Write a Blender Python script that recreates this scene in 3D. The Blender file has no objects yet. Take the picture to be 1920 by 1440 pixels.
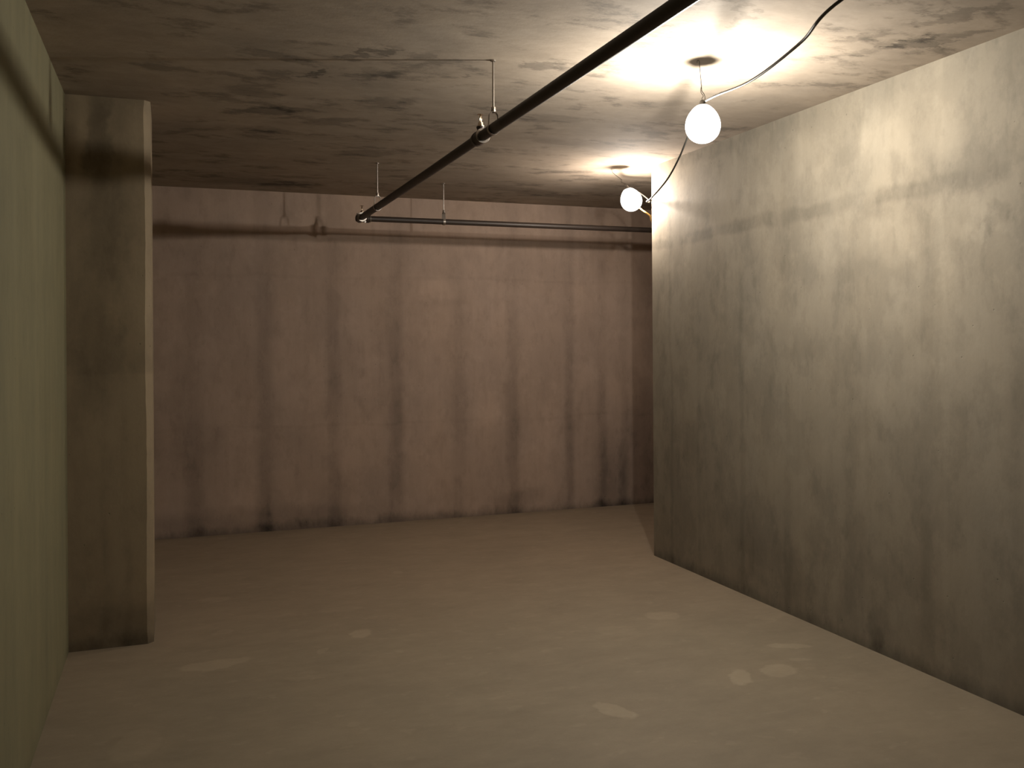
import bpy, bmesh, math, random
from mathutils import Vector, Matrix
random.seed(7)
SC = bpy.context.scene
COL = SC.collection

# ------------------------------------------------------------------ camera
F_PX, YAW, PITCH, ROLL, SHIFT, CAM_Z = 1737.0, 0.3525, 0.0002, -0.0068, -75.92, 1.5073
cd = bpy.data.cameras.new('camera'); cam = bpy.data.objects.new('camera', cd); COL.objects.link(cam)
cd.sensor_fit = 'HORIZONTAL'; cd.sensor_width = 36.0
cd.lens = F_PX/1920*36.0
cd.shift_y = SHIFT/1920
cd.clip_start = 0.02
cam.matrix_world = (Matrix.Translation((0, 0, CAM_Z)) @ Matrix.Rotation(-YAW, 4, 'Z')
                    @ Matrix.Rotation(math.pi/2-PITCH, 4, 'X') @ Matrix.Rotation(ROLL, 4, 'Z'))
# the roll turns the picture about the lens axis
SC.camera = cam

# ------------------------------------------------------------------ world, exposure, lights' strength
w = bpy.data.worlds.new('world'); SC.world = w; w.use_nodes = True
w.node_tree.nodes['Background'].inputs[0].default_value = (0, 0, 0, 1)
w.node_tree.nodes['Background'].inputs[1].default_value = 0.0
SC.view_settings.view_transform = 'Standard'; SC.view_settings.look = 'None'
SC.view_settings.exposure = 0.0; SC.view_settings.gamma = 1.0
SC.view_settings.use_curve_mapping = False
SC.cycles.max_bounces = 6; SC.cycles.diffuse_bounces = 4; SC.cycles.transparent_max_bounces = 16
BULB_R = 0.019
LAMPS = [  # socket hook point on the ceiling, bulb centre, radiance, colour, tilt of the bulb axis, glow size
    ((2.193, 3.547), Vector((2.210, 3.547, 2.472)), 4700.0, (1.0, 0.95, 0.86), (0.02, 0.03), 1.0),
    ((2.966, 5.960), Vector((3.058, 5.857, 2.520)), 2500.0, (1.0, 0.88, 0.77), (-0.30, 0.15), 0.98),
]

# ------------------------------------------------------------------ sizes of the room (metres)
H = 2.75
XL, XR, YP, XP, YC, YB = -0.484, 3.196, 5.037, -0.092, 5.806, 7.711
YF, XE = -2.6, 6.2

# ------------------------------------------------------------------ material helpers
class E:
    """tiny node expression"""
    def __init__(s, t, k): s.t, s.k = t, k
    def _m(s, op, *o):
        n = s.t.nodes.new('ShaderNodeMath'); n.operation = op
        for i, v in enumerate((s,)+o):
            if isinstance(v, E): s.t.links.new(v.k, n.inputs[i])
            else: n.inputs[i].default_value = v
        return E(s.t, n.outputs[0])
    def __add__(s, o): return s._m('ADD', o)
    def __radd__(s, o): return s._m('ADD', o)
    def __sub__(s, o): return s._m('SUBTRACT', o)
    def __mul__(s, o): return s._m('MULTIPLY', o)
    def __rmul__(s, o): return s._m('MULTIPLY', o)
    def abs(s): return s._m('ABSOLUTE')
    def sqrt(s): return s._m('SQRT')
    def max(s, o): return s._m('MAXIMUM', o)
    def min(s, o): return s._m('MINIMUM', o)
    def step(s, a, b, c=0.0, d=1.0):
        n = s.t.nodes.new('ShaderNodeMapRange'); n.interpolation_type = 'SMOOTHSTEP'
        s.t.links.new(s.k, n.inputs[0])
        for i, v in zip((1, 2, 3, 4), (a, b, c, d)): n.inputs[i].default_value = v
        return E(s.t, n.outputs[0])

def coords(t):
    tc = t.nodes.new('ShaderNodeTexCoord'); sp = t.nodes.new('ShaderNodeSeparateXYZ')
    t.links.new(tc.outputs['Object'], sp.inputs[0])
    return tc.outputs['Object'], E(t, sp.outputs[0]), E(t, sp.outputs[1]), E(t, sp.outputs[2])

def noise(t, vec, scale=(1, 1, 1), s=1.0, detail=4, rough=0.55, off=0.0):
    mp = t.nodes.new('ShaderNodeMapping'); t.links.new(vec, mp.inputs[0])
    mp.inputs['Scale'].default_value = scale; mp.inputs['Location'].default_value = (off, off*1.7, off*.6)
    n = t.nodes.new('ShaderNodeTexNoise'); t.links.new(mp.outputs[0], n.inputs['Vector'])
    n.inputs['Scale'].default_value = s; n.inputs['Detail'].default_value = detail; n.inputs['Roughness'].default_value = rough
    return E(t, n.outputs['Fac'])

def new_mat(name):
    m = bpy.data.materials.new(name); m.use_nodes = True
    return m, m.node_tree, m.node_tree.nodes['Principled BSDF']

def finish(t, bs, value, tone, bump=None, bstr=0.2, bdist=0.004, rough=0.8, tint=None, tcol=(1, 1, 1)):
    """value: multiplier expression on the tone colour"""
    cc = t.nodes.new('ShaderNodeCombineColor')
    for i in range(3):
        e = value*tone[i]
        if tint is not None: e = e*(tint*(tcol[i]-1.0)+1.0)
        t.links.new(e.k, cc.inputs[i])
    t.links.new(cc.outputs[0], bs.inputs['Base Color'])
    if isinstance(rough, E): t.links.new(rough.k, bs.inputs['Roughness'])
    else: bs.inputs['Roughness'].default_value = rough
    bs.inputs['Specular IOR Level'].default_value = 0.35
    if bump is not None:
        b = t.nodes.new('ShaderNodeBump'); b.inputs['Strength'].default_value = bstr; b.inputs['Distance'].default_value = bdist
        t.links.new(bump.k, b.inputs['Height']); t.links.new(b.outputs[0], bs.inputs['Normal'])

def ellipses(t, x, y, lst, soft, d1, d2):
    """largest of several ragged ellipse masks (cx, cy, ra, rb, angle, strength)"""
    cb = t.nodes.new('ShaderNodeCombineXYZ')
    t.links.new((x+d1).k, cb.inputs[0]); t.links.new((y+d2).k, cb.inputs[1])
    tot = None
    for cx, cy, ra, rb, a, st in lst:
        mp = t.nodes.new('ShaderNodeMapping'); mp.vector_type = 'TEXTURE'; t.links.new(cb.outputs[0], mp.inputs[0])
        mp.inputs['Location'].default_value = (cx, cy, 0); mp.inputs['Rotation'].default_value = (0, 0, a); mp.inputs['Scale'].default_value = (ra, rb, 1)
        ln = t.nodes.new('ShaderNodeVectorMath'); ln.operation = 'LENGTH'; t.links.new(mp.outputs[0], ln.inputs[0])
        m = E(t, ln.outputs['Value']).step(max(0, 1-soft*.6), 1+soft*.5, st, 0.0)
        tot = m if tot is None else tot.max(m)
    return tot

def stripes(t, p, lst, wob):
    tot = None
    for c, wd, st in lst:
        m = (p-c+wob).abs().step(wd*0.15, wd*1.0, st, 0.0)
        tot = m if tot is None else tot.max(m)
    return tot

def wall_mat(name, axis, tone, bands, light_bands=(), zline=None, base_dirt=0.35, extra=None, seed=0.0, vert=0.16, mott=0.3, blot=0.35):
    m, t, bs = new_mat(name)
    vec, x, y, z = coords(t)
    p = y if axis == 'y' else x
    big = noise(t, vec, (1, 1, .7), 1.3, 5, .6, seed)
    mid = noise(t, vec, (1, 1, .6), 5.0, 6, .62, seed+3)
    vst = noise(t, vec, (6, 6, .35), 1.0, 5, .6, seed+5)       # rain-like vertical form streaks
    blk = noise(t, vec, (1, 1, .75), 3.3, 7, .68, seed+63)
    vfi = noise(t, vec, (40, 40, 1.6), 1.0, 3, .6, seed+9)
    fine = noise(t, vec, (1, 1, 1), 70.0, 3, .6, seed)
    val = (big-.5)*mott + (blk.step(.44, .56, -.5, .5))*(mott*blot) + (mid-.5)*(mott*1.5) + (noise(t, vec, (1, 1, .45), 13.0, 4, .6, seed+7).step(.50, .66, 0.0, -mott*.35)) + (vst-.5)*(vert*2.2) + (vfi-.5)*(vert*.8) + (fine-.5)*.10 + 1.0
    wob = (noise(t, vec, (1, 1, 1), 2.2, 4, .6, seed+2)-.5)*.10 + (noise(t, vec, (1, 1, 1), 14, 3, .6, seed+12)-.5)*.03
    fade = noise(t, vec, (1.0, 1.0, .8), 1.5, 3, .6, seed+21).step(.30, .62)
    low = z.step(0.2, 2.3, 1.0, 0.45)
    val = val - stripes(t, p, bands, wob)*low*(fade*.65+.35)
    if light_bands:
        val = val + stripes(t, p, light_bands, wob)*(fade*.6+.4)
    if zline:
        for zc, wd, st in zline:
            zz = z-zc+(noise(t, vec, (1, 1, 1), 1.6, 5, .66, seed+31)-.5)*.15
            bm = zz.abs().step(wd*.3, wd, st, 0.0)
            val = val - bm*(noise(t, vec, (1, 1, .3), 3.0, 3, .6, seed+33).step(.32, .55)*.8+.2)
    if extra: val = extra(t, vec, x, y, z, val)
    # wet dirt line where the wall meets the slab
    ragged = z+(noise(t, vec, (1, 1, .5), 4.0, 5, .7, seed+41)-.5)*.20
    val = val - ragged.step(-.01, 0.09, base_dirt, 0.0)
    val = val.max(.12)
    tint = noise(t, vec, (1, 1, .6), 2.4, 4, .6, seed+51)
    # pin holes
    vo = t.nodes.new('ShaderNodeTexVoronoi'); t.links.new(vec, vo.inputs['Vector']); vo.inputs['Scale'].default_value = 9
    hole = E(t, vo.outputs['Distance']).step(.02, .05, .25, 0.0)
    val = val - hole
    h = mid*1.2 - hole*2
    finish(t, bs, val, tone, h, .5, .006, .78, tint, (1.05, .99, .90))
    return m

# ------------------------------------------------------------------ materials
BACK_BANDS = [(0.16, .11, .18), (0.70, .10, .28), (1.26, .09, .30), (1.79, .10, .36), (2.34, .10, .24),
              (2.84, .09, .32), (3.39, .07, .32), (3.72, .07, .2), (3.94, .07, .20), (4.2, .12, .16)]
def back_extra(t, vec, x, y, z, val):
    d = (noise(t, vec, (1, 1, 1), 3.0, 4, .6, 77)-.5)*.25
    m = ellipses(t, x, z, [(1.79, .85, .09, .26, 0, .20), (2.9, .12, .22, .08, .1, .20), (3.85, .25, .22, .38, 0, .28),
                           (4.1, .45, .18, .6, 0, .26), (2.72, 1.13, .2, .05, 0, .08), (1.6, .98, .7, .10, 0, .07),
                           (0.1, .8, .35, .3, 0, .12), (2.2, 1.86, .25, .03, 0, .07), (.6, .1, .9, .09, 0, .22)], 1.0, d, d*.5)
    lightm = ellipses(t, x, z, [(2.15, 1.95, .18, .10, 0, .14), (2.6, .9, .16, .12, 0, .12), (.42, .35, .2, .35, 0, .10), (2.1, .35, .2, .3, 0, .12),
                                (3.1, .5, .2, .45, 0, .12)], .9, d, d)
    top = z.step(2.18, 2.42, 0.0, .05)
    return val - m + lightm + top
M_BACK = wall_mat('board_formed_concrete_back', 'x', (.345, .262, .212), BACK_BANDS, (), [(2.06, .02, .05), (.84, .02, .05)], .46, back_extra, 1.0, .10, .24)

def right_extra(t, vec, x, y, z, val):
    d = (noise(t, vec, (1, 1, 1), 5.0, 5, .65, 17)-.5)*.30
    dark = ellipses(t, y, z, [(2.86, 2.03, .06, .04, .4, .22), (2.93, 1.97, .025, .08, .5, .16), (4.3, 1.9, .30, .14, 0, .09), (3.6, 2.33, .2, .07, 0, .08),
                              (3.05, 2.25, .20, .10, .1, .14), (4.9, 1.6, .35, .4, 0, .08), (3.85, 1.7, .05, .35, 0, .08), (3.3, .25, .12, .15, 0, .14),
                              (5.3, .4, .5, .5, 0, .12), (4.5, .25, .3, .25, 0, .12), (3.62, .10, .05, .08, 0, .22), (5.0, 2.72, .7, .05, 0, .12)], 1.0, d, d*.7)
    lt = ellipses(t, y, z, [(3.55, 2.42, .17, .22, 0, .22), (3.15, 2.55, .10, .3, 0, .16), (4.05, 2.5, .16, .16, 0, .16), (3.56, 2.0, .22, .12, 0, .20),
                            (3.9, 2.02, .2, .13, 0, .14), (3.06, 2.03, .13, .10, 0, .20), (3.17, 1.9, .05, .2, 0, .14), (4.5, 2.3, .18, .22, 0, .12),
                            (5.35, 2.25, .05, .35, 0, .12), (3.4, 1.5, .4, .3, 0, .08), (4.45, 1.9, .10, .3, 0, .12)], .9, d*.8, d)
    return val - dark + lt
RIGHT_BANDS = [(3.28, .06, .13), (3.79, .07, .12), (4.28, .05, .12), (2.80, .05, .12), (4.72, .04, .14), (5.2, .035, .10), (5.55, .03, .18)]
M_RIGHT = wall_mat('board_formed_concrete_right', 'y', (.250, .223, .178), RIGHT_BANDS, [(3.18, .03, .08), (3.68, .03, .07), (4.16, .025, .07)],
                   [(2.195, .055, .24)], .36, right_extra, 5.0, .085, .26, .5)
LEFT_BANDS = [(3.2, .07, .07), (3.7, .07, .05), (4.2, .07, .07), (4.55, .05, .07), (4.8, .04, .08), (2.7, .06, .05)]
M_LEFT = wall_mat('board_formed_concrete_left', 'y', (.192, .180, .108), LEFT_BANDS, [(3.45, .08, .07), (3.95, .08, .06), (4.4, .06, .06)],
                  None, .10, None, 11.0, .08, .14)
def pier_extra(t, vec, x, y, z, val):
    d = (noise(t, vec, (1, 1, 1), 6.0, 5, .6, 19)-.5)*.22
    zz = z+(noise(t, vec, (1, 1, 1), 7, 4, .6, 3)-.5)*.03
    up = zz.step(1.355, 1.375, 0.0, .08)
    mm = ellipses(t, x, z, [(-.30, 2.1, .10, .35, 0, .18), (-.36, 1.5, .12, .3, 0, .22), (-.2, .10, .4, .12, 0, .25), (-.33, 2.5, .06, .3, 0, .3), (-.12, 1.42, .08, .06, 0, .12)], .9, d, d)
    lt = ellipses(t, x, z, [(-.44, 2.6, .045, .3, 0, .26), (-.15, 2.6, .05, .1, 0, .15), (-.14, 1.8, .06, .2, 0, .12)], .9, d*.3, d)
    return val - up - mm + lt
M_PIER = wall_mat('board_formed_concrete_pier', 'x', (.265, .212, .142), [(-.32, .04, .10), (-.22, .03, .08)], (), None, .40, pier_extra, 15.0, .08, .2)

def floor_mat():
    m, t, bs = new_mat('dusty_concrete_slab')
    vec, x, y, z = coords(t)
    c, s = math.cos(YAW), math.sin(YAW)
    P = [(0.18, 4.597, 0.17, 0.065, 0.118, 0.8), (0.919, 4.806, 0.052, 0.068, -0.203, 0.9), (0.689, 4.616, 0.021, 0.04, -0.359, 0.5), (0.236, 5.762, 0.095, 0.06, -0.069, 0.4),
         (0.244, 5.1, 0.066, 0.039, 0.372, 0.4), (2.532, 4.51, 0.095, 0.079, -0.106, 0.7), (2.86, 3.84, 0.11, 0.037, -0.408, 0.8), (2.394, 3.556, 0.100, 0.047, 0.979, 1.0),
         (2.601, 3.56, 0.072, 0.094, -0.983, 0.9), (1.691, 3.422, 0.098, 0.051, -1.151, 1.0), (1.396, 6.008, 0.035, 0.043, -0.381, 0.6), (-0.134, 3.774, 0.087, 0.146, -0.232, 0.4),
         (3.082, 4.288, 0.099, 0.051, 0.148, 0.3), (0.566, 4.258, 0.106, 0.027, -0.114, 0.3), (0.9, 5.287, 0.12, 0.054, -0.151, 0.3), (2.188, 4.36, 0.111, 0.09, -0.574, 0.25),
         (2.786, 3.652, 0.048, 0.023, -0.608, 0.5)]
    d1 = (noise(t, vec, (1, 1, 1), 9, 4, .6, 4)-.5)*.10; d2 = (noise(t, vec, (1, 1, 1), 9, 4, .6, 14)-.5)*.10
    patch = ellipses(t, x, y, P, .28, d1, d2)
    big = noise(t, vec, (1, 1, 1), .9, 5, .6, 2); mid = noise(t, vec, (1, 1.6, 1), 4.0, 6, .62, 6)
    sm = noise(t, vec, (1, 1.3, 1), 16.0, 4, .6, 8); fine = noise(t, vec, (1, 1, 1), 90, 2, .6, 1)
    flecks = noise(t, vec, (1, 1.5, 1), 11.0, 3, .5, 33).step(.62, .72, 0, .10)
    val = (big-.5)*.30+(mid-.5)*.30+(sm-.5)*.14+(fine-.5)*.10+flecks+1.0+patch*.27
    swp = noise(t, vec, (1.0, 2.0, 1), 3.6, 7, .70, 81)
    val = val + (swp-.5)*.42
    wetd = noise(t, vec, (1, 1, 1), 2.0, 5, .65, 44)
    val = val - (y+(wetd-.5)*.5).step(YB-.18, YB, 0, .12)
    tint = noise(t, vec, (1, 1, 1), 1.4, 4, .6, 50)
    far = y.step(3.6, 6.2)                                  # pinkish camera colour cast put into the slab tone, redder deeper in
    finish(t, bs, val, (.268, .226, .162), sm, .25, .004, .62, tint*.3+far*.7, (1.06, .955, .92))
    return m
def ceiling_mat():
    m, t, bs = new_mat('stained_concrete_soffit')
    vec, x, y, z = coords(t)
    S = [(0.791, 3.908, 0.154, 0.042, -0.956, 0.9), (0.462, 4.08, 0.175, 0.047, 0.357, 0.6), (0.64, 4.278, 0.098, 0.032, -1.139, 0.9), (0.462, 5.064, 0.184, 0.075, -0.479, 0.9),
         (0.374, 4.699, 0.126, 0.119, -0.056, 0.5), (0.884, 5.186, 0.167, 0.089, -0.83, 0.7), (1.086, 4.682, 0.165, 0.105, -0.828, 0.6), (1.586, 3.854, 0.09, 0.056, -0.327, 0.8),
         (1.005, 3.872, 0.121, 0.05, -0.806, 0.5), (1.284, 4.111, 0.033, 0.029, -1.033, 0.6), (0.53, 5.53, 0.181, 0.069, 0.058, 0.5), (1.208, 5.979, 0.251, 0.098, -0.489, 0.6),
         (0.118, 5.653, 0.223, 0.055, -0.69, 0.5), (2.926, 3.044, 0.167, 0.059, -0.992, 0.9), (2.656, 3.048, 0.128, 0.054, -1.025, 0.5), (2.818, 2.719, 0.186, 0.062, -0.994, 0.6),
         (3.064, 2.928, 0.158, 0.046, -1.325, 0.6), (2.786, 3.26, 0.091, 0.053, -0.993, 0.5), (2.043, 3.023, 0.174, 0.03, -1.991, 0.4), (0.698, 7.3, 0.458, 0.188, -0.109, 0.5),
         (2.77, 7.07, 0.549, 0.133, 0.402, 0.5), (1.913, 3.799, 0.087, 0.029, 0.34, 0.5), (2.392, 4.268, 0.154, 0.075, -0.684, 0.3), (0.954, 4.202, 0.107, 0.035, 0.592, 0.4),
         (1.882, 4.74, 0.303, 0.081, -0.126, 0.4), (2.476, 5.308, 0.41, 0.091, 0.18, 0.4)]
    # ragged smears run along the boards, across the bay
    wx = (noise(t, vec, (1, 1.6, 1), 5, 6, .68, 4)-.5); wy = (noise(t, vec, (1, 1.6, 1), 5, 6, .68, 24)-.5)
    st = ellipses(t, x, y, S, .55, wx*.55, wy*.30)
    big = noise(t, vec, (1, 1, 1), 1.1, 5, .6, 2); mid = noise(t, vec, (1.0, 1.7, 1), 2.9, 7, .70, 6)
    smear = noise(t, vec, (1.2, 2.2, 1), 2.4, 7, .70, 61).step(.52, .64, 0, .34)
    sm = noise(t, vec, (1, 1.6, 1), 14, 4, .6, 8); fine = noise(t, vec, (1, 1, 1), 80, 2, .6, 1)
    val = (big-.5)*.35+(mid-.5)*.75+(sm-.5)*.22+(fine-.5)*.08+1.0
    val = (val - smear*1.15 - st*.52).max(.15)
    tint = noise(t, vec, (1, 1, 1), 1.8, 4, .6, 50)
    finish(t, bs, val, (.330, .280, .226), mid*1.6, .4, .006, .85, tint, (1.05, .98, .9))
    return m
M_FLOOR, M_CEIL = floor_mat(), ceiling_mat()

def simple(name, col, rough=.5, metal=0.0, spec=.5, var=.12, scale=30):
    m, t, bs = new_mat(name)
    vec, x, y, z = coords(t)
    n = noise(t, vec, (1, 1, 1), scale, 4, .6, 1)
    finish(t, bs, (n-.5)*(2*var)+1.0, col, n, .15, .001, rough)
    bs.inputs['Metallic'].default_value = metal; bs.inputs['Specular IOR Level'].default_value = spec
    return m
M_PIPE = simple('black_steel_pipe', (.030, .021, .016), .48, 0.0, .45)
M_FIT = simple('cast_iron_fitting', (.035, .022, .017), .45, 0.0, .5)
M_STICK = simple('worn_grey_label', (.085, .075, .068), .6, 0, .3, .2)
M_ZINC = simple('zinc_plated_steel', (.40, .36, .32), .38, 1.0, .5, .1)
M_BRASS = simple('sprinkler_brass', (.78, .66, .52), .25, 1.0, .5, .1)
M_CORD = simple('black_rubber_cord', (.030, .028, .024), .45)
M_ORANGE = simple('yellow_rubber_cord', (.55, .33, .10), .5)
M_SOCK = simple('black_lamp_socket', (.05, .045, .04), .5)
M_WIRE = simple('dark_tie_wire', (.10, .09, .08), .45, .6)

def glow_mats(i, rad, col):
    m, t, bs = new_mat('lit_bulb_filament_%s' % ('near', 'far', 'rear')[i])
    t.nodes.remove(bs); em = t.nodes.new('ShaderNodeEmission')
    em.inputs[0].default_value = (*col, 1); em.inputs[1].default_value = rad
    t.links.new(em.outputs[0], t.nodes['Material Output'].inputs[0])
    g, t, bs = new_mat('bloom_glow_%s' % ('near', 'far', 'rear')[i])  # added see-through shell whose emission stands in for the bulb's bloom
    t.nodes.remove(bs)
    em = t.nodes.new('ShaderNodeEmission'); em.inputs[0].default_value = (1.0, .96, .88, 1); em.inputs[1].default_value = 1.5
    tr = t.nodes.new('ShaderNodeBsdfTransparent'); ad = t.nodes.new('ShaderNodeAddShader')
    t.links.new(em.outputs[0], ad.inputs[0]); t.links.new(tr.outputs[0], ad.inputs[1])
    t.links.new(ad.outputs[0], t.nodes['Material Output'].inputs[0])
    g.cycles.emission_sampling = 'NONE'
    return m, g

# ------------------------------------------------------------------ mesh helpers
def obj(name, bm, mat, parent=None, smooth=True, origin=None):
    me = bpy.data.meshes.new(name)
    bmesh.ops.recalc_face_normals(bm, faces=bm.faces)
    if origin is not None: bmesh.ops.translate(bm, verts=bm.verts, vec=-Vector(origin))
    bm.to_mesh(me); bm.free()
    me.materials.append(mat)
    if smooth:
        me.polygons.foreach_set('use_smooth', [True]*len(me.polygons))
        me.set_sharp_from_angle(angle=math.radians(40))
    o = bpy.data.objects.new(name, me); COL.objects.link(o)
    if origin is not None: o.location = origin
    if parent is not None: o.parent = parent
    return o
def thing(name, loc, label, cat, group=None):
    o = bpy.data.objects.new(name, None); COL.objects.link(o); o.location = loc; o.empty_display_size = .1
    tag(o, label, cat, group); return o
def tag(o, label, cat, group=None):
    o['label'] = label; o['category'] = cat
    if group: o['group'] = group
def struct(name, bm, mat, label=None, cat='wall'):
    o = obj(name, bm, mat, smooth=False); o['kind'] = 'structure'
    if label: o['label'] = label; o['category'] = cat
    return o
def box(bm, a, b):
    vs = [bm.verts.new((x, y, z)) for x in (a[0], b[0]) for y in (a[1], b[1]) for z in (a[2], b[2])]
    for f in ((0, 1, 3, 2), (4, 6, 7, 5), (0, 4, 5, 1), (2, 3, 7, 6), (0, 2, 6, 4), (1, 5, 7, 3)):
        bm.faces.new([vs[i] for i in f])
def frame(d):
    d = d.normalized(); up = Vector((0, 0, 1)) if abs(d.z) < .9 else Vector((1, 0, 0))
    a = d.cross(up).normalized(); return a, a.cross(d).normalized()
def tube(bm, pts, r, seg=10, cap=True):
    """round tube along a polyline; r is one radius or one per point"""
    pts = [Vector(p) for p in pts]; n = len(pts)
    rs = r if isinstance(r, (list, tuple)) else [r]*n
    a, b = frame(pts[1]-pts[0]); rings = []
    for i, p in enumerate(pts):
        d = (pts[min(i+1, n-1)]-pts[max(i-1, 0)]).normalized()
        a = (a-d*a.dot(d)).normalized(); b = a.cross(d)
        rings.append([bm.verts.new(p+(a*math.cos(2*math.pi*k/seg)+b*math.sin(2*math.pi*k/seg))*rs[i]) for k in range(seg)])
    for i in range(n-1):
        for k in range(seg):
            bm.faces.new((rings[i][k], rings[i][(k+1) % seg], rings[i+1][(k+1) % seg], rings[i+1][k]))
    if cap: bm.faces.new(rings[0]); bm.faces.new(rings[-1][::-1])
def lathe(bm, base, axis, prof, seg=20):
    """prof: (distance along axis, radius)"""
    base = Vector(base); axis = Vector(axis).normalized(); a, b = frame(axis); rings = []
    for h, r in prof:
        if r < 1e-6: rings.append([bm.verts.new(base+axis*h)])
        else: rings.append([bm.verts.new(base+axis*h+(a*math.cos(2*math.pi*k/seg)+b*math.sin(2*math.pi*k/seg))*r) for k in range(seg)])
    for r0, r1 in zip(rings, rings[1:]):
        for k in range(seg):
            q = [r0[k % len(r0)], r0[(k+1) % len(r0)], r1[(k+1) % len(r1)], r1[k % len(r1)]]
            q = [v for i, v in enumerate(q) if v not in q[:i]]
            if len(q) > 2: bm.faces.new(q)
    if len(rings[0]) > 1: bm.faces.new(rings[0])
    if len(rings[-1]) > 1: bm.faces.new(rings[-1][::-1])
def spline(P, n=12):
    P = [Vector(p) for p in P]; P = [P[0]*2-P[1]]+P+[P[-1]*2-P[-2]]; out = []
    for i in range(1, len(P)-2):
        for k in range(n):
            t = k/n; a, b, c, d = P[i-1:i+3]
            out.append(.5*((2*b)+(c-a)*t+(2*a-5*b+4*c-d)*t*t+(3*b-a-3*c+d)*t**3))
    out.append(P[-2]); return out

# ------------------------------------------------------------------ the setting
bm = bmesh.new(); box(bm, (XL-.3, YF-.3, -.2), (XE+.3, YB+.3, 0)); struct('floor', bm, M_FLOOR)
bm = bmesh.new(); box(bm, (XL-.3, YF-.3, H), (XE+.3, YB+.3, H+.2)); struct('ceiling', bm, M_CEIL)
bm = bmesh.new(); box(bm, (XL-.3, YF, 0), (XL, YB, H)); struct('wall_left', bm, M_LEFT)
bm = bmesh.new(); box(bm, (XL-.3, YB, 0), (XE+.3, YB+.3, H)); struct('wall_back', bm, M_BACK)
bm = bmesh.new(); box(bm, (XR, YF, 0), (XE, YC, H)); struct('wall_right', bm, M_RIGHT)
bm = bmesh.new(); box(bm, (XE, YC-.3, 0), (XE+.3, YB, H)); struct('wall_end', bm, M_BACK)
bm = bmesh.new(); box(bm, (XL-.3, YF-.3, 0), (XR+.3, YF, H)); struct('wall_front', bm, M_LEFT)
# the pier on the left wall, its front arris chamfered a little unevenly
bm = bmesh.new(); NZ = 60; rows = []
for i in range(NZ+1):
    z = H*i/NZ; c = .030+.0025*math.sin(z*5.3)+random.uniform(-.0012, .0012)
    if i == 0 or i == NZ: c = .028
    rows.append([bm.verts.new(p) for p in ((XL, YP, z), (XP-c, YP, z), (XP, YP+c, z), (XP, YP+.40, z), (XL, YP+.40, z))])
for r0, r1 in zip(rows, rows[1:]):
    for k in range(5): bm.faces.new((r0[k], r0[(k+1) % 5], r1[(k+1) % 5], r1[k]))
bm.faces.new(rows[0][::-1]); bm.faces.new(rows[-1])
struct('wall_pier', bm, M_PIER)

# ------------------------------------------------------------------ sprinkler pipework under the soffit
PX, PZ, BY = 1.333, 2.450, 6.900
PR, BR = 0.0240, 0.0215
def sprinkler_head(parent, base, up=(0, 0, 1), s=1.0):
    base = Vector(base); up = Vector(up)
    bm = bmesh.new()
    lathe(bm, base, up, [(0, .016*s), (.008*s, .016*s), (.010*s, .012*s), (.022*s, .011*s), (.024*s, .008*s), (.026*s, 0)], 6)
    h = obj('sprinkler_head', bm, M_BRASS, parent, origin=base); h['label'] = 'shiny upright sprinkler head'
    bm = bmesh.new()
    a, b = frame(up)
    for q in (1, -1):
        tube(bm, spline([base+up*.020*s+a*.009*s*q, base+up*.034*s+a*.013*s*q, base+up*.048*s+a*.009*s*q, base+up*.057*s+a*.001*q], 5), .0022*s, 8)
    tube(bm, [base+up*.022*s, base+up*.054*s], .0018*s, 8)
    f = obj('sprinkler_frame', bm, M_BRASS, h, origin=base); f.location = (0, 0, 0)
    bm = bmesh.new(); lathe(bm, base+up*.056*s, up, [(0, 0), (0, .013*s), (.002*s, .015*s), (.004*s, .004*s), (.005*s, 0)], 16)
    f = obj('sprinkler_deflector', bm, M_BRASS, h, origin=base); f.location = (0, 0, 0)
    return h
def part(name, bm, mat, parent):
    o = obj(name, bm, mat, parent)          # built in world coordinates, thing sits at its own origin
    o.matrix_parent_inverse = Matrix.Translation(-parent.location)
    return o
t0 = thing('sprinkler_pipe', (PX, 3.0, PZ), 'long black steel sprinkler pipe hung below the ceiling, turning right at its end', 'pipe')
bm = bmesh.new(); tube(bm, [(PX, YF+.02, PZ), (PX, 2.0, PZ), (PX, 4.10, PZ)], PR, 24); part('main_pipe', bm, M_PIPE, t0)
bm = bmesh.new(); tube(bm, [(PX, 4.06, PZ), (PX, 5.0, PZ-.002), (PX, BY-.04, PZ)], PR-.0005, 24); part('main_pipe_run', bm, M_PIPE, t0)
# reducing tee with sprinkler
bm = bmesh.new(); lathe(bm, (PX, 4.02, PZ), (0, 1, 0), [(-.030, PR+.002), (-.030, PR+.008), (-.012, PR+.009), (-.008, PR+.004), (.030, PR+.005), (.034, PR+.009), (.060, PR+.007), (.066, PR+.001)], 24)
lathe(bm, (PX, 4.02, PZ), (0, 0, 1), [(.0, .016), (PR+.012, .016), (PR+.016, .019), (PR+.024, .019)], 16)
part('tee_fitting', bm, M_FIT, t0)
bm = bmesh.new(); lathe(bm, (PX, 3.985, PZ), (0, 1, 0), [(0, PR+.001), (0, PR+.0095), (.002, PR+.0105), (.004, PR+.0095), (.004, PR+.001)], 28); r_ = part('lock_ring', bm, M_ZINC, t0); r_['label'] = 'shiny ring at the tee'
h = sprinkler_head(t0, (PX, 4.02, PZ+PR+.022)); h.matrix_parent_inverse = Matrix.Translation(-t0.location)
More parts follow.
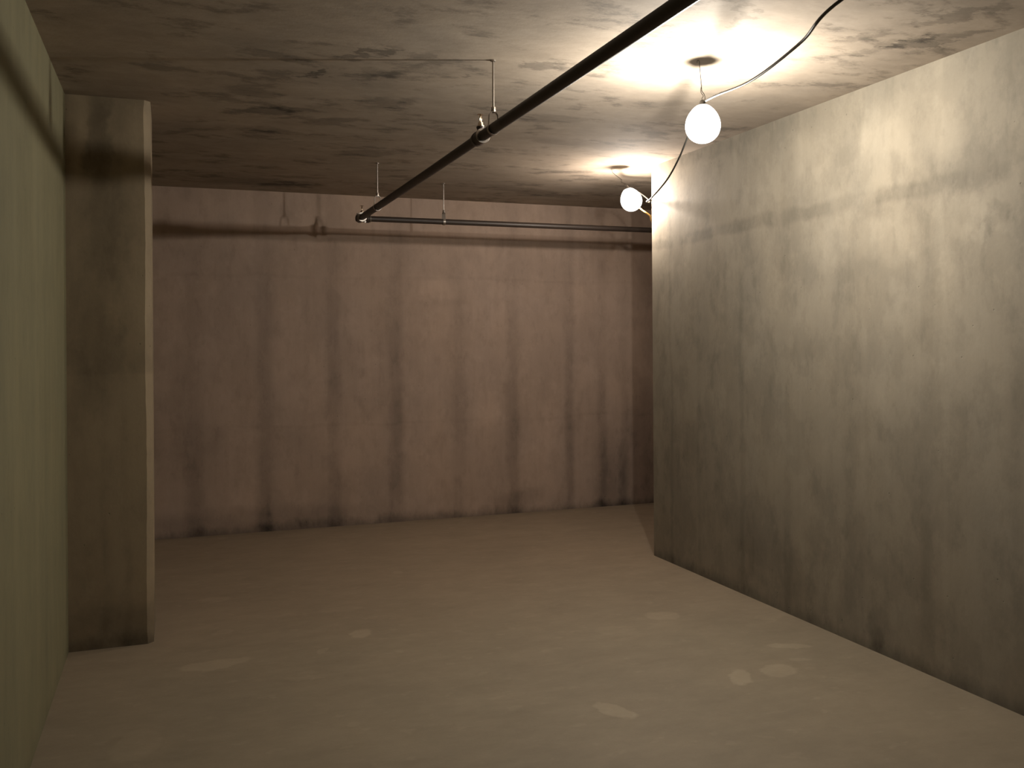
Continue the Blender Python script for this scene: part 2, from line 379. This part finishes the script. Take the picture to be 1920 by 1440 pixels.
# faint label band round the pipe beside the hanger
bm = bmesh.new()
ring = []
for yy in (3.70, 3.80):
    ring.append([bm.verts.new((PX+math.cos(a)*(PR+.0008), yy, PZ+math.sin(a)*(PR+.0008))) for a in [math.radians(150+i*8) for i in range(16)]])
for k in range(15): bm.faces.new((ring[0][k], ring[0][k+1], ring[1][k+1], ring[1][k]))
l_ = part('pipe_label', bm, M_STICK, t0); l_['label'] = 'faded grey label on the black pipe'
# elbow with end cap at the far end, then the branch to the right
bm = bmesh.new()
tube(bm, [(PX, BY-.075, PZ), (PX, BY-.05, PZ), (PX, BY-.02, PZ), (PX+.001, BY, PZ), (PX+.0012, BY+.03, PZ)], [PR+.006, PR+.009, PR+.006, PR+.007, PR+.006], 24)
lathe(bm, (PX, BY, PZ), (1, 0, 0), [(-.034, .014), (-.030, PR), (0, PR+.004), (.035, BR+.006), (.04, BR+.010), (.066, BR+.010), (.070, BR+.001)], 24)
part('elbow_fitting', bm, M_FIT, t0)
bm = bmesh.new(); lathe(bm, (PX, BY-.088, PZ), (0, 1, 0), [(0, PR+.001), (0, PR+.010), (.004, PR+.013), (.010, PR+.010), (.010, PR+.001)], 28)
for a_ in (150, -60):
    a_ = math.radians(a_); c = Vector((PX+math.cos(a_)*(PR+.016), BY-.083, PZ+math.sin(a_)*(PR+.016)))
    lathe(bm, c+Vector((0, -.012, 0)), (0, 1, 0), [(0, .004), (.001, .009), (.018, .009), (.024, .004)], 6)
r_ = part('coupling_clamp', bm, M_ZINC, t0); r_['label'] = 'shiny bolted coupling clamp'
h = sprinkler_head(t0, (PX+.01, BY-.02, PZ+PR+.004), s=1.1); h.matrix_parent_inverse = Matrix.Translation(-t0.location)
bm = bmesh.new(); tube(bm, [(PX+.05, BY, PZ), (3.0, BY, PZ), (XE-.05, BY, PZ)], BR, 20); part('branch_pipe', bm, M_PIPE, t0)
bm = bmesh.new(); lathe(bm, (PX+.072, BY, PZ), (1, 0, 0), [(0, BR+.001), (0, BR+.006), (.006, BR+.007), (.010, BR+.001)], 24); part('branch_ring', bm, M_ZINC, t0)

# hangers: threaded rod, nut, yoke and a clevis strap under the pipe
def hanger(x, y, pr, axis, label):
    t = thing('pipe_hanger', (x, y, H), label, 'pipe hanger', 'threaded rod hangers holding the sprinkler pipe')
    top = PZ+pr+.052
    bm = bmesh.new(); tube(bm, [(x, y, H), (x, y, top-.01)], .0044, 12)
    part('rod', bm, M_ZINC, t)
    bm = bmesh.new(); lathe(bm, (x, y, top-.004), (0, 0, 1), [(0, .010), (.010, .010), (.010, .006), (.012, .006), (.012, .010), (.022, .009), (.022, .005)], 6); part('hex_nut', bm, M_ZINC, t)
    bm = bmesh.new(); A = Vector((1, 0, 0)) if axis == 'y' else Vector((0, 1, 0)); B = Vector((0, 1, 0)) if axis == 'y' else Vector((1, 0, 0))
    c = Vector((x, y, PZ)); pts = [c+Vector((0, 0, pr+.048))]
    R_ = pr+.0045
    path = [(0, pr+.050), (.012, pr+.048), (.020, pr+.036)]+[(math.sin(a)*R_, math.cos(a)*R_) for a in [math.radians(55+i*10) for i in range(26)]]+[(-.020, pr+.036), (-.012, pr+.048)]
    n = len(path); prev = None; first = None
    for u, v in path:
        L = math.hypot(u, v); k = (L-.0018)/L
        r = [bm.verts.new(c+A*u+Vector((0, 0, v))+B*q) for q in (-.009, .009)]+[bm.verts.new(c+A*u*k+Vector((0, 0, v*k))+B*q) for q in (.009, -.009)]
        if prev:
            for j in range(4): bm.faces.new((prev[j], prev[(j+1) % 4], r[(j+1) % 4], r[j]))
        else: first = r
        prev = r
    for j in range(4): bm.faces.new((prev[j], prev[(j+1) % 4], first[(j+1) % 4], first[j]))
    part('clevis_strap', bm, M_ZINC, t)
    bm = bmesh.new(); lathe(bm, (x, y, H), (0, 0, -1), [(0, .012), (.006, .012), (.008, .007), (.008, 0)], 6); part('ceiling_anchor', bm, M_ZINC, t)
    return t
hanger(PX, 3.840, PR, 'y', 'tall threaded rod hanger in front of the tee fitting, nearest of the pipe hangers')
hanger(PX, 6.273, PR, 'y', 'thin far rod hanger above the main pipe just before its end elbow')
hanger(1.983, BY, BR, 'x', 'thin rod hanger with bright clamp on the far cross pipe by the back wall')

# ------------------------------------------------------------------ temporary string lamps
labels = ['large glowing bulb hanging on tie wire from ceiling, nearer of the two lamps',
          'smaller glowing bulb tilted beside the far end of the right wall, further lamp',
          ]
TOPS = []
for i, ((hx, hy), c, rad, col, (tx, ty), s) in enumerate(LAMPS):
    t = thing('hanging_lamp', (hx, hy, H), labels[i], 'light bulb', 'string lamps under the ceiling')
    mE, mG = glow_mats(i, rad, col)
    up = Vector((tx, ty, 1)).normalized()
    bm = bmesh.new(); lathe(bm, c-up*.026, up, [(0, 0), (.004, .011), (.012, .0175), (.024, .0195), (.036, .0165), (.048, .009), (.052, 0)], 20)
    b = part('bulb', bm, mE, t); b['label'] = 'brilliant bulb core'
    bm = bmesh.new(); prof = []  # egg-shaped shell added for the bloom disc, larger than the bulb itself
    for k in range(25):
        a = math.pi*k/24; zz = -math.cos(a); rr = math.sin(a)*(1-.12*zz-.10*zz*zz*(1 if zz > 0 else 0))
        prof.append((zz*.088*s, max(rr*.077*s, 0)))
    prof[0] = (prof[0][0], 0); prof[-1] = (prof[-1][0], 0)
    lathe(bm, c, up, prof, 32)
    g = part('bloom_shell', bm, mG, t); g['label'] = 'white bloom shell added round the bulb'
    bm = bmesh.new(); lathe(bm, c+up*.052, up, [(0, .016), (.004, .026), (.022, .025), (.030, .024), (.036, .016), (.050, .012), (.054, .006)], 18)
    part('socket', bm, M_SOCK, t)
    top = c+up*.106; TOPS.append((top, up))
    # tie wire: hook at the ceiling, straight drop, twist and a loop on the socket
    k1 = Vector((hx, hy, H)).lerp(top, .66)
    bm = bmesh.new()
    tube(bm, spline([(hx-.010, hy, H-.012), (hx-.008, hy, H-.002), (hx, hy, H-.004), (hx+.003, hy, H-.03), k1, k1+Vector((.002, 0, -.02)), (top+k1)/2+Vector((.011, 0, -.005)), top+Vector((.012, 0, .004)), top+Vector((.002, 0, 0))], 6), .0016, 8)
    tube(bm, spline([k1+Vector((.001, 0, .003)), k1+Vector((-.004, 0, -.014)), (top+k1)/2+Vector((-.004, 0, 0)), (top+k1)/2+Vector((.006, 0, -.012)), top+Vector((-.004, 0, .006)), top+Vector((0, 0, -.012))], 6), .0014, 8)
    part('tie_wire', bm, M_WIRE, t)

# one cord feeds all lamps
T = [a for a, b in TOPS]
path = [Vector((1.80, .95, H-.004)), Vector((1.64, 1.40, 2.44)), Vector((1.557, 1.858, 2.35)), Vector((1.68, 2.185, 2.353)), Vector((1.876, 2.70, 2.405)),
        Vector((2.065, 3.21, 2.500)), T[0]+Vector((.0, -.02, -.01)), T[0]+Vector((.004, .03, -.015)),
        Vector((2.275, 3.72, 2.535)), Vector((2.33, 3.885, 2.48)), Vector((2.41, 4.10, 2.43)), Vector((2.525, 4.42, 2.385)), Vector((2.717, 4.935, 2.378)), Vector((2.962, 5.45, 2.440)),
        Vector((3.130, 5.715, 2.485)), Vector((3.195, 5.88, 2.54)), Vector((3.175, 5.98, 2.60)), Vector((3.11, 6.00, 2.62)), T[1]+Vector((.012, .02, -.004)), T[1]+Vector((0, 0, -.012))]
bm = bmesh.new(); tube(bm, spline(path, 14), .0046, 10)
o = obj('lamp_cord', bm, M_CORD, None, origin=path[0]); tag(o, 'thin black electric cord sagging from lamp to lamp along the ceiling', 'electric cord')
p0 = T[1]+Vector((.036, .052, -.062))
bm = bmesh.new(); tube(bm, spline([p0, (3.14, 5.86, 2.455), (3.205, 5.853, 2.412), (3.35, 6.0, 2.37), (3.9, 6.3, 2.40), (4.6, 6.6, 2.55), (4.9, 6.7, H)], 10), .0058, 10)
o = obj('extension_cord', bm, M_ORANGE, None, origin=p0); tag(o, 'short yellow-orange cord running from the far lamp behind the right wall corner', 'electric cord')
